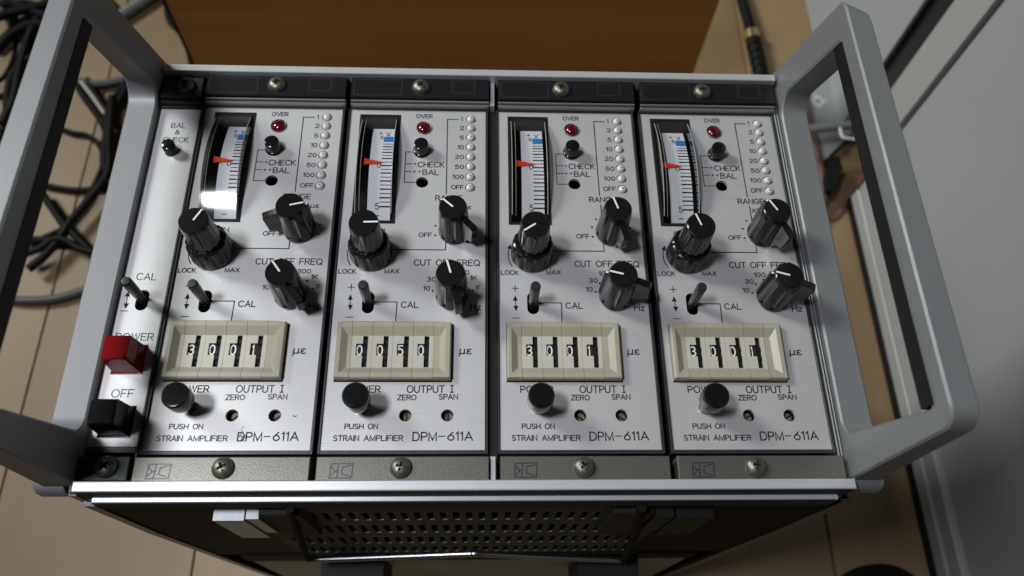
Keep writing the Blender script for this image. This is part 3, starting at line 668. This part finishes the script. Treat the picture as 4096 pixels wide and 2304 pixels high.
# shell: tapers a little towards the back
def quadbox(a, b, z0, z1, inner=False):
    (ax0, ax1, ay0, ay1), (bx0, bx1, by0, by1) = a, b
    return MB().loft([[(ax0, ay0, z0), (ax1, ay0, z0), (ax1, ay1, z0), (ax0, ay1, z0)], [(bx0, by0, z1), (bx1, by0, z1), (bx1, by1, z1), (bx0, by1, z1)]])
zt, zb = -8.5, -243
xl = lambda z: -31.5 + 9.5 * max(0, (-z - 60)) / 180
xr = lambda z: 189.5 - 11.0 * max(0, (-z - 40)) / 200
def wallx(f, s):
    zs = [zt, -60, -150, zb]; rings = []
    for z in zs: rings.append([(f(z), -41.2, z), (f(z) + s * 2, -41.2, z), (f(z) + s * 2, 105, z), (f(z), 105, z)])
    return MB().loft(rings)
rp('side_panel', wallx(xl, 1), M_CASE); rp('side_panel', wallx(xr, -1), M_CASE)
rp('edge_moulding', MB().loft([[(xl(z) - .8, -42.4, z), (xl(z) + 2.4, -42.4, z), (xl(z) + 2.4, -40.9, z), (xl(z) - .8, -40.9, z)] for z in (zt, -60, -150, zb)]), M_FRAME)
rp('edge_moulding', MB().loft([[(xr(z) - 2.4, -42.4, z), (xr(z) + .8, -42.4, z), (xr(z) + .8, -40.9, z), (xr(z) - 2.4, -40.9, z)] for z in (zt, -60, -150, zb)]), M_FRAME)
rp('top_panel', MB().box(-28, 187, 103.6, 105, zb, zt), M_CASE, 0)
rp('rear_panel', MB().box(-20, 176, -38.5, 103, zb - 1, zb + 1), M_CASE, 0)
rp('inner_baffle', MB().box(-24, 180, -22, -20, -230, -20), M_BLACK, 0)
# vented bottom cover: rows of long slots, with the metal between them
rows = [(-37.5, -24, 20.5, 129.8), (-63.5, -47.5, 17.2, 133.2), (-89, -74, 13.8, 136.4), (-113.5, -99.5, 10.6, 139.4)]
vs = MB(); Y0, Y1 = -42.0, -41.2
edges = [-10.5]
for a, b, x0, x1 in rows: edges += [b, a]
edges.append(-118)
for k in range(0, len(edges), 2): vs.box(8, 142, Y0, Y1, edges[k + 1] if k + 1 < len(edges) else -118, edges[k])
for a, b, x0, x1 in rows:
    n = int(round((x1 - x0) / 4.02)); p = (x1 - x0) / n
    vs.box(8, x0 - 1, Y0, Y1, a, b); vs.box(x1 + 1, 142, Y0, Y1, a, b)
    for i in range(n): vs.box(x0 + 1 + p * i, x0 + p * (i + 1) - 1, Y0, Y1, a, b)
v = rp('vent_grille', vs, M_VENT, 0); v['kind'] = 'stuff'
for a_, b_ in ((xl(-20) + 3, 7.9), (142.1, xr(-20) - 3)): rp('cover_side_sheet', MB().box(a_, b_, Y0, Y1, -118, -10.5), M_CASE, 0)
sb = MB()
for a, b, x0, x1 in rows:
    n = int(round((x1 - x0) / 4.02)); p = (x1 - x0) / n
    for i in range(n + 1): sb.box(x0 + p * i - .95, x0 + p * i + .95, Y0 + .05, Y1 + .6, a - .25, a + .12)
v = rp('painted_slot_glints', sb, M_CABL, 0); v['kind'] = 'stuff'  # pale lips paint the light caught by the slot ends
rp('rear_cover', MB().box(-17, 172, -42.3, -41.0, -243, -133), M_REAR, 0)
rp('cover_step', MB().box(-17, 172, -43.0, -41.0, -133, -118.5), M_CASE, 0)
# bail stand folded flat against the bottom
bail = rp('tilt_bail', MB().tube([(12.9, -45.3, -107.6), (15.0, -45.4, -108.4), (45, -45.2, -103.6), (74, -45, -98.2), (78, -45, -97.6), (82, -45, -98.2), (110, -45.2, -109), (136, -45.4, -116.6), (139.6, -45.4, -117.4)], 1.2, 14, 5), M_CHROME)
part('bail_leg', MB().tube([(26, -43.5, -8), (20.5, -45, -50), (12.9, -45.3, -106), (13.0, -45.4, -108)], 1.2, 10, 5), M_DARKSTEEL, bail)
part('bail_leg', MB().tube([(127.6, -43.5, -8), (134, -45, -56), (140.0, -45.3, -115.5), (139.8, -45.4, -117.4)], 1.5, 10, 5), M_DARKSTEEL, bail)
# feet
for x, m, lab, w1, sg in ((2.2, M_FOOT, 'left front foot, painted as lit', 9.0, 1), (139.5, M_RUBBER, 'right front foot, painted as shaded', 11.5, -1)):  # same front foot twice, lit and shaded tone put into the colour
    f = rp('front_foot', MB().box(x, x + w1, -45.4, -42.0, -50, -16), m, 0); f['label'] = lab
    part('foot_tab', MB().box(*((x + w1 + .5, x + w1 + 4.2) if sg > 0 else (x - 6.4, x - .6)), -45.0, -42.0, -42, -16), m, f, smooth=0)
    cx = x + w1 + 10.5 if sg > 0 else x - 13
    part('foot_pad', MB().box(cx - 6.0, cx + 6.0, -44.4, -42.0, -52, -14, .4), M_BLACK, f, smooth=0)
for x in (14.5, 122.5):
    f = rp('rear_foot', MB().box(x, x + 26, -50, -42.3, -165, -128), M_RUBBER, 0)
    part('foot_face', MB().box(x + .8, x + 10.5, -50.6, -50.05, -160, -146), M_FOOT if x < 50 else M_FRAME, f, smooth=0)

# handles: closed cast rings standing up from each side
def rounded(poly, rad, n=5):
    out = []
    N = len(poly)
    for i, p in enumerate(poly):
        rr = rad[i]; p = Vector(p); a = Vector(poly[i - 1]); b = Vector(poly[(i + 1) % N])
        if rr <= 0: out += [tuple(p)] * (n + 1); continue
        u = (a - p).normalized(); v_ = (b - p).normalized()
        ang = u.angle(v_) / 2; d = rr / math.tan(ang)
        s0 = p + u * d; s1 = p + v_ * d; c = p + (u + v_).normalized() * (rr / sin(ang))
        a0 = math.atan2(s0.y - c.y, s0.x - c.x); a1 = math.atan2(s1.y - c.y, s1.x - c.x)
        da = (a1 - a0 + pi) % (2 * pi) - pi
        out += [(c.x + rr * cos(a0 + da * k / n), c.y + rr * sin(a0 + da * k / n)) for k in range(n + 1)]
    return out
def handle(side):
    # section outline in (y, z): outer loop and inner loop, 4 corners each
    outer = rounded([(-37.8, -5.5), (-37.6, 57.6), (91.8, 56.3), (112.5, -5.5)], [1.2, 5, 5, 1.2], 6)
    inner = rounded([(-25.0, 3.0), (-31.4, 50.0), (82.0, 49.0), (97.5, 3.0)], [5.5, 1.2, .6, 6.5], 6)
    if side < 0:
        outer = rounded([(-38.6, -5.5), (-38.4, 65.0), (90.0, 62.5), (112.0, -5.5)], [1.2, 5, 5, 1.2], 6)
        inner = rounded([(-24.0, 3.0), (-31.5, 56.5), (79.5, 55.5), (98.5, 3.0)], [5.5, 1.2, .6, 6.5], 6)
    def X(z, inside):   # inner / outer x faces; base a little wider than grip
        t = max(0, min(1, (z - 3) / 45))
        if side > 0: return 186.6 if inside else 196.0 - 2.4 * t
        return -31.2 + 1.0 * t * 1.4 if inside else -41.0 + 4.4 * t
    n = len(outer); e = .55
    def off(loop, d):
        cy = sum(p[0] for p in loop) / len(loop); cz = sum(p[1] for p in loop) / len(loop); r_ = []
        for y, z in loop:
            v_ = Vector((y - cy, z - cz)); h = max(abs(v_.x) / 60, abs(v_.y) / 30)
            r_.append((y - d * (v_.x / 60) / max(h, .01), z - d * (v_.y / 30) / max(h, .01)))
        return r_
    sgn = 1 if side > 0 else -1
    oi, ii = off(outer, e), off(inner, -e)
    rings = [[(X(z, True) + sgn * e, y, z) for y, z in outer], [(X(z, True), y, z) for y, z in oi], [(X(z, True), y, z) for y, z in ii], [(X(z, True) + sgn * e, y, z) for y, z in inner],
             [(X(z, False) - sgn * e, y, z) for y, z in inner], [(X(z, False), y, z) for y, z in ii], [(X(z, False), y, z) for y, z in oi], [(X(z, False) - sgn * e, y, z) for y, z in outer]]
    mb = MB(); vs = [p for r_ in rings for p in r_]; fs = []
    for k in range(8):
        for i in range(n):
            j = (i + 1) % n; k2 = (k + 1) % 8
            fs.append((k * n + i, k * n + j, k2 * n + j, k2 * n + i))
    if side > 0:
        vs = [(x, y - 5.0 * max(0, (z - 3) / 53) * (max(0, y - 60) / 32) * max(0, (x - 187) / 7), z) for x, y, z in vs]
    mb.add(vs, fs)
    h = rp('carrying_handle', mb, M_HANDLE, 32)
    h['label'] = 'left carrying handle' if side < 0 else 'right carrying handle'
    zt_ = 51.4 if side > 0 else 57.6
    gx0, gx1 = (186.2, 193.4) if side > 0 else (-36.3, -29.6)
    lo_y, hi_y = (-30.6, 80.5) if side > 0 else (-30.8, 78)
    part('black_grip_liner', MB().add([(gx0, lo_y, zt_ - 5.4), (gx1, lo_y, zt_ - 5.4), (gx1, hi_y + 1.5, zt_ - 6), (gx0, hi_y + 1.5, zt_ - 6), (gx0, lo_y - .3, zt_), (gx1, lo_y - .3, zt_), (gx1, hi_y, zt_ - 1), (gx0, hi_y, zt_ - 1)],
         [(3, 2, 1, 0), (4, 5, 6, 7), (0, 1, 5, 4), (1, 2, 6, 5), (2, 3, 7, 6), (3, 0, 4, 7)]), M_RUBBER, h, smooth=0)
    # mounting lug below the lower arm
    x0, x1 = (187.2, 197.0) if side > 0 else (-43.0, -34.8)
    lug = [(-36.0, -6.0), (-36.0, 1.2), (-37.2, 1.0), (-39.0, -.2), (-40.0, -2.2), (-40.2, -6.0)]
    part('mounting_lug', MB().prism(lug, x0, x1, 'x'), M_HANDLE, h, smooth=45)
handle(-1); handle(1)

# ------------------------------------------------------------------ floor planks
fl = thing('floor', None, None, (0, 0, 0)); fl['kind'] = 'structure'
xs = [-640, -546, -428, -311, -195, -79.4, 40.5, 163, 286, 402]
for i in range(len(xs) - 1):
    me = MB().box(xs[i] + .45, xs[i + 1] - .45, -600, 1500, -262, -250, .35).mesh('plank', M_PLANKS[i % 3], 0)
    obj('floor_plank', me, fl)
obj('floor_bed', MB().box(-700, 420, -620, 1520, -270, -262.5).mesh('floor_bed', M_BLACK, 0), fl)

# ------------------------------------------------------------------ brown wooden panel behind
wp = thing('wooden_panel', 'dark brown upright wooden panel standing on the floor behind the rack', 'wooden panel', (56, 305, -250))
part('veneered_board', MB().box(-176, 177, -5, 12, 0, 140, .6), M_PANELWOOD, wp, smooth=0)
part('edge_strip', MB().box(-178.2, -176.05, -5.2, 12.2, 0, 140, .3), M_RUBBER, wp, smooth=0)

# ------------------------------------------------------------------ grey cabinet on the right
cb = thing('grey_cabinet', 'large pale grey cabinet face on a black plinth right of the rack', 'cabinet', (345, 80, -250))
def cp(name, x0, x1, y0, y1, z0, z1, m, ch=0): return part(name, MB().box(x0, x1, y0, y1, z0, z1, ch), m, cb, (-345, -80, 250), smooth=0)
cp('plinth', 341, 520, -500, 212, -250, -243.5, M_RUBBER)
cp('skirting', 342, 520, -500, 212, -243.4, -233, M_CABL, .8)
cp('skirting_groove', 344, 520, -500, 212, -233, -231.5, M_FRAME)
cp('skirting', 343, 520, -500, 212, -231.5, -220, M_CABL, 1.2)
cp('door', 347, 520, -500, 219, -219.8, 260, M_CAB)
cp('door_frame', 343.5, 520, 221, 247.5, -180, 260, M_CABL)
cp('gap_back', 380, 520, 247.6, 272, -180, 260, M_BLACK)
cp('gap_side', 349, 520, 247.6, 249, -180, 260, M_FRAME)
cp('door_edge', 345.5, 349, 269.8, 272, -180, 260, M_FRAME)
cp('door', 345, 520, 272.2, 700, -250, 260, M_CAB)

# low grey base unit seen through the right handle, with rod, bar, hook and sticker
bu = thing('base_unit', 'low flat grey metal unit on the floor seen through the right handle', 'metal unit', (338, 270, -250))
part('top_sheet', MB().add([(-11.5, -29, 8), (14, -4, 8), (14, 75, 8), (-12.5, 75, 8), (-11.5, -29, 0), (14, -4, 0), (14, 75, 0), (-12.5, 75, 0)],
     [(0, 1, 2, 3), (0, 4, 5, 1), (1, 5, 6, 2), (2, 6, 7, 3), (3, 7, 4, 0)]), M_UNIT, bu, smooth=0)
part('edge_bead', MB().tube([(8.8, 74, 9), (8.8, 5, 9)], 1.6, 8, 2), M_CABL, bu)
sk = part('sticker', MB().add([(-11.0, 25.5, 8.05), (-5.8, 31.5, 8.05), (.6, 25.5, 8.05), (-5.6, 19, 8.05)], [(0, 1, 2, 3)]), M_STICK, bu, smooth=0)
mbs = MB()
c0 = Vector((-5.5, 25.3)); u = Vector((.65, -.62)); v_ = Vector((.62, .65))
def sp_(L): ribbon(mbs, [tuple(c0 + u * a + v_ * b_) for a, b_ in L], .7, 8.1)
sp_([(-2, 1.6), (2, 1.6), (2, -1.6), (-2, -1.6), (-2, 1.6)]); sp_([(0, 1.6), (0, -1.6)])
part('printed_mark', mbs, M_INK2, sk, smooth=0)
rd = tag(part('brown_rod', MB().tube([(320.2, 330, -241), (320.8, 292, -241), (322.0, 224, -242), (318.5, 206, -243), (309, 190, -244)], 4.2, 10, 4), M_ROD, None), 'reddish brown rod lying along the left edge of the grey base unit', 'rod')
tag(part('grey_bar', MB().tube([(295, 247, -215), (320, 250.6, -215), (341, 253.6, -215)], 3.0, 10, 4), M_CABLEL, None), 'grey metal bar crossing above the brown rod, seen through right handle', 'bar')
tag(part('wire_hook', MB().tube([(324.6, 243.5, -206), (324.2, 239, -206), (325.2, 235.8, -206), (328, 235.0, -206), (333.5, 234.2, -206)], 1.1, 8, 6), M_STICK, None), 'small white wire hook hanging at the end of the grey bar', 'hook')
tag(part('dark_gap_filler', MB().prism([(327.5, 238.5), (333.5, 238.5), (334.5, 229), (330, 221), (324.0, 209), (320.5, 211), (320.5, 221)], -246, -232, 'z'), M_RUBBER, None, smooth=0), 'added black angular block for the dark gap beneath the white hook', 'filler')  # black block added where there is only a dark gap
tag(part('cable_shadow_tube', MB().tube([(361, 237, -248.6), (356, 230, -248.6), (350, 221, -248.4), (341, 210, -248.6), (330, 198.5, -248.6), (325, 197.5, -248.6), (316, 199, -248.6)], 1.4, 8, 6), M_ROD, None), 'thin brown tube painting a cable shadow across the floor inside the right handle opening', 'cable')  # brown tube put in for a shadow line on the floor

# cable plug at the back right
pl = thing('cable_plug', 'black ribbed cable plug with brass ring lying behind the top right of the rack', 'cable plug', (292, 361, -243))
part('plug_cable', MB().tube([(-10, 120, 2), (-5, 60, 0), (-1, 14, 0), (0, 0, 0)], 4.2, 12, 6), M_CABLE, pl)
part('brass_ring', MB().tube([(-.1, 1, 0), (.2, -6.5, 0)], 6.2, 18, 1), M_BRASS, pl)
part('strain_relief', MB().tube([(.2, -6, 0), (2, -60, 0)], 5.0, 14, 4), M_RUBBER, pl)
for k in range(6): part('relief_rib', MB().tube([(.3 + .27 * k, -10 - 7.6 * k, 0), (.45 + .27 * k, -14 - 7.6 * k, 0)], 5.9, 14, 1), M_CABLE, pl)

# ------------------------------------------------------------------ cables on the floor
CB = [('c', 2.0, [(-218.6, 264.8, -247.5), (-207.9, 260.3, -247.5), (-197.8, 258.5, -247.5), (-187.6, 250.6, -247.5), (-182.2, 238.9, -247.5), (-182.5, 226.1, -247.5), (-186.7, 205.9, -247.5), (-193.0, 192.4, -247.5), (-198.0, 182.8, -247.5), (-206.7, 176.8, -247.5), (-215.3, 170.8, -247.5)]), ('c', 2.8, [(-183.6, 287.6, -240.7), (-181.4, 273.9, -240.7), (-179.8, 263.1, -240.7), (-177.7, 247.2, -240.7), (-174.1, 231.8, -240.7), (-173.6, 221.7, -240.7), (-176.7, 211.7, -240.7), (-182.3, 199.3, -240.7), (-190.8, 182.5, -240.7), (-194.2, 170.8, -240.7), (-201.1, 158.1, -240.7), (-208.7, 149.1, -240.7)]), ('c', 2.8, [(-174.6, 302.9, -243.7), (-179.9, 284.5, -243.7), (-185.0, 272.0, -243.7), (-182.6, 259.9, -243.7), (-181.2, 242.8, -243.7), (-177.0, 227.4, -243.7), (-167.0, 218.7, -243.7)]), ('c', 2.2, [(-221.3, 217.8, -247.3), (-209.2, 214.8, -247.3), (-196.4, 212.9, -247.3), (-184.1, 213.9, -247.3), (-174.4, 217.2, -247.3), (-164.2, 218.6, -247.3)]), ('c', 2.6, [(-216.1, 208.8, -242.9), (-204.8, 195.6, -242.9), (-196.3, 184.9, -242.9), (-187.5, 176.7, -242.9), (-176.3, 166.4, -242.9), (-162.3, 156.2, -242.9)]), ('c', 2.8, [(-220.6, 173.8, -246.7), (-207.5, 173.4, -246.7), (-195.1, 171.8, -246.7), (-184.4, 168.4, -246.7), (-173.8, 165.6, -246.7), (-161.7, 165.1, -246.7)]), ('c', 2.4, [(-216.0, 158.3, -239.1), (-204.4, 162.9, -239.1), (-197.2, 169.9, -239.1), (-189.1, 169.4, -239.1), (-177.9, 163.2, -239.1), (-165.4, 159.9, -239.1)]), ('g', 2.9, [(-231.2, 134.1, -246.6), (-216.7, 130.4, -246.6), (-206.9, 129.6, -246.6), (-192.6, 130.6, -246.6), (-183.5, 133.1, -246.6), (-175.4, 136.2, -246.6), (-164.7, 141.2, -246.6)]), ('c', 2.4, [(-215.4, 304.6, -245.1), (-205.8, 290.7, -245.1), (-196.9, 279.7, -245.1), (-187.9, 267.6, -245.1), (-180.7, 253.0, -245.1)]), ('w', 1.4, [(-210.4, 303.9, -244.1), (-200.0, 291.4, -244.1), (-192.6, 281.8, -244.1), (-185.2, 272.3, -244.1), (-177.4, 260.3, -244.1)]), ('c', 2.4, [(-206.9, 306.3, -245.1), (-194.3, 288.1, -245.1), (-185.2, 275.8, -245.1), (-176.4, 263.8, -245.1)]), ('g', 2.9, [(-219.5, 307.0, -245.6), (-206.0, 303.7, -245.6), (-196.4, 302.8, -245.6), (-180.6, 307.1, -245.6), (-170.0, 310.2, -245.6)]), ('c', 2.8, [(-173.0, 313.0, -244.7), (-178.3, 302.8, -244.7), (-184.2, 285.1, -244.7), (-185.7, 273.3, -244.7)]), ('G', 4.2, [(-165.9, 401.8, -245.3), (-178.1, 386.8, -245.3), (-187.9, 376.1, -245.3), (-196.1, 367.2, -245.3), (-206.9, 354.5, -245.3)]), ('c', 1.5, [(-210.0, 390.2, -248.0), (-203.1, 382.4, -248.0), (-198.6, 374.5, -248.0), (-198.8, 366.7, -248.0)]), ('c', 4.0, [(-238.2, 391.7, -245.5), (-247.9, 367.6, -245.5), (-253.0, 350.5, -245.5), (-253.6, 329.4, -245.5), (-251.1, 307.6, -245.5), (-248.2, 286.5, -245.5), (-252.3, 272.7, -245.5), (-253.7, 259.2, -245.5)]), ('c', 4.0, [(-240.8, 389.5, -239.5), (-249.2, 365.6, -239.5), (-252.8, 342.6, -239.5), (-252.9, 320.4, -239.5), (-251.8, 302.5, -239.5), (-249.9, 281.7, -239.5), (-252.2, 261.4, -239.5)]), ('c', 3.6, [(-230.6, 389.3, -242.9), (-239.9, 368.4, -242.9), (-245.6, 343.7, -242.9), (-247.9, 327.2, -242.9), (-246.0, 305.5, -242.9), (-244.2, 284.5, -242.9), (-244.5, 257.4, -242.9)]), ('c', 3.6, [(-281.8, 333.6, -245.9), (-275.5, 344.2, -245.9), (-269.2, 355.0, -245.9), (-260.8, 363.0, -245.9), (-251.3, 371.8, -245.9), (-242.4, 388.8, -245.9)]), ('c', 3.6, [(-274.2, 320.7, -237.9), (-269.5, 332.5, -237.9), (-263.3, 343.1, -237.9), (-254.9, 350.1, -237.9), (-241.4, 350.4, -237.9), (-230.2, 345.4, -237.9)]), ('c', 1.8, [(-270.1, 299.2, -242.7), (-265.0, 305.0, -242.7), (-262.6, 315.1, -242.7), (-262.6, 328.2, -242.7), (-264.9, 343.0, -242.7), (-267.9, 356.6, -242.7), (-273.7, 370.4, -242.7)]), ('c', 2.6, [(-290.7, 378.4, -244.9), (-279.9, 377.1, -244.9), (-270.2, 379.8, -244.9), (-256.9, 377.8, -244.9), (-248.0, 384.4, -244.9)]), ('c', 3.0, [(-285.6, 365.8, -241.5), (-275.2, 360.6, -241.5), (-265.2, 357.1, -241.5), (-257.6, 363.4, -241.5), (-252.2, 374.5, -241.5), (-249.8, 384.1, -241.5)]), ('c', 3.2, [(-282.9, 379.4, -236.3), (-271.5, 370.3, -236.3), (-260.6, 365.2, -236.3), (-248.6, 360.1, -236.3), (-237.1, 354.3, -236.3)]), ('c', 2.6, [(-267.5, 289.1, -244.9), (-261.2, 290.0, -244.9), (-253.8, 290.8, -244.9), (-246.4, 289.6, -244.9)]), ('c', 2.8, [(-249.2, 261.6, -239.7), (-254.8, 281.8, -239.7), (-257.1, 299.1, -239.7), (-255.9, 309.7, -239.7), (-251.8, 315.6, -239.7), (-245.2, 324.4, -239.7), (-237.3, 329.0, -239.7)]), ('c', 3.0, [(-279.3, 351.5, -234.5), (-272.0, 357.7, -234.5), (-262.6, 361.0, -234.5), (-254.0, 365.1, -234.5), (-243.1, 369.3, -234.5)]), ('c', 2.4, [(-256.8, 247.1, -247.1), (-256.4, 260.3, -247.1), (-255.6, 273.9, -247.1), (-253.9, 282.1, -247.1), (-245.1, 279.6, -247.1)]), ('c', 3.2, [(-171.6, 402.1, -246.3), (-163.1, 384.0, -246.3), (-159.5, 371.3, -246.3), (-155.4, 362.6, -246.3), (-148.1, 355.3, -246.3), (-141.7, 345.6, -246.3), (-136.3, 331.1, -246.3), (-131.1, 313.4, -246.3)]), ('c', 1.6, [(355.2, 419.6, -247.9), (354.3, 403.1, -247.9), (353.1, 386.9, -247.9), (351.5, 373.6, -247.9), (348.5, 350.3, -247.9)]), ('c', 4, [(287.7, -43.8, -243.5), (297.2, -39.6, -243.5), (309.2, -37.9, -243.5), (319.1, -39.4, -243.5), (326.7, -44.2, -243.5)])]
LAB = ['black cable curling in an arc on the floor near the left handle', 'thickest black cable winding down beside the rack inside the left handle', 'black cable bending close to the rack below the handle curve',
 'thin black cable running straight across the planks to the rack', 'black cable crossing diagonally under the dark cable knot', 'black cable lying flat along the bottom of the cable knot',
 'raised black cable over the cable knot in the left handle opening', 'dark grey cable lying alone across the floor lowest of the cables', 'black cable falling diagonally beside the pale cable',
 'thin pale cable between two black cables in the handle opening', 'black cable right of the thin pale cable', 'dark grey cable crossing the top of the left handle opening',
 'black cable dropping steeply at the right corner of the handle opening', 'thick light grey cable on the floor at the top left, touching the image edge', 'thin black wire beside the thick light grey cable',
 'black cable leftmost in the thick bundle behind the left handle', 'raised black cable in the thick bundle behind the left handle', 'black cable nearest the handle in the thick bundle', 
 'black cable rising diagonally into the tangle at the left edge', 'raised black cable arching over the diagonal one at the left edge', 'thin looping black cable hanging below the tangle at the left edge',
 'black cable along the very top of the left tangle', 'black cable sagging through the middle of the left tangle', 'raised black cable slanting down right across the top left tangle',
 'short black cable crossing beneath the bundle at the left edge', 'black cable snaking out of the bundle towards the grip', 'uppermost black cable of the tangle in the top left corner',
 'black cable ending in a bend at the bottom of the bundle', 'black cable hugging the left edge of the brown wooden panel', 'thin black wire running up beside the grey cabinet at the top right', 'black rounded cable loop at the bottom right edge of the photo']
MT = {'c': M_CABLE, 'g': M_CABLEG, 'G': M_CABLEL, 'w': M_CABLEW}
for i, (t, rad, pts) in enumerate(CB):
    tag(part('cable', MB().tube(pts, rad, 10, 7), MT[t], None), LAB[i], 'cable', 'cables lying on the floor beside the rack')
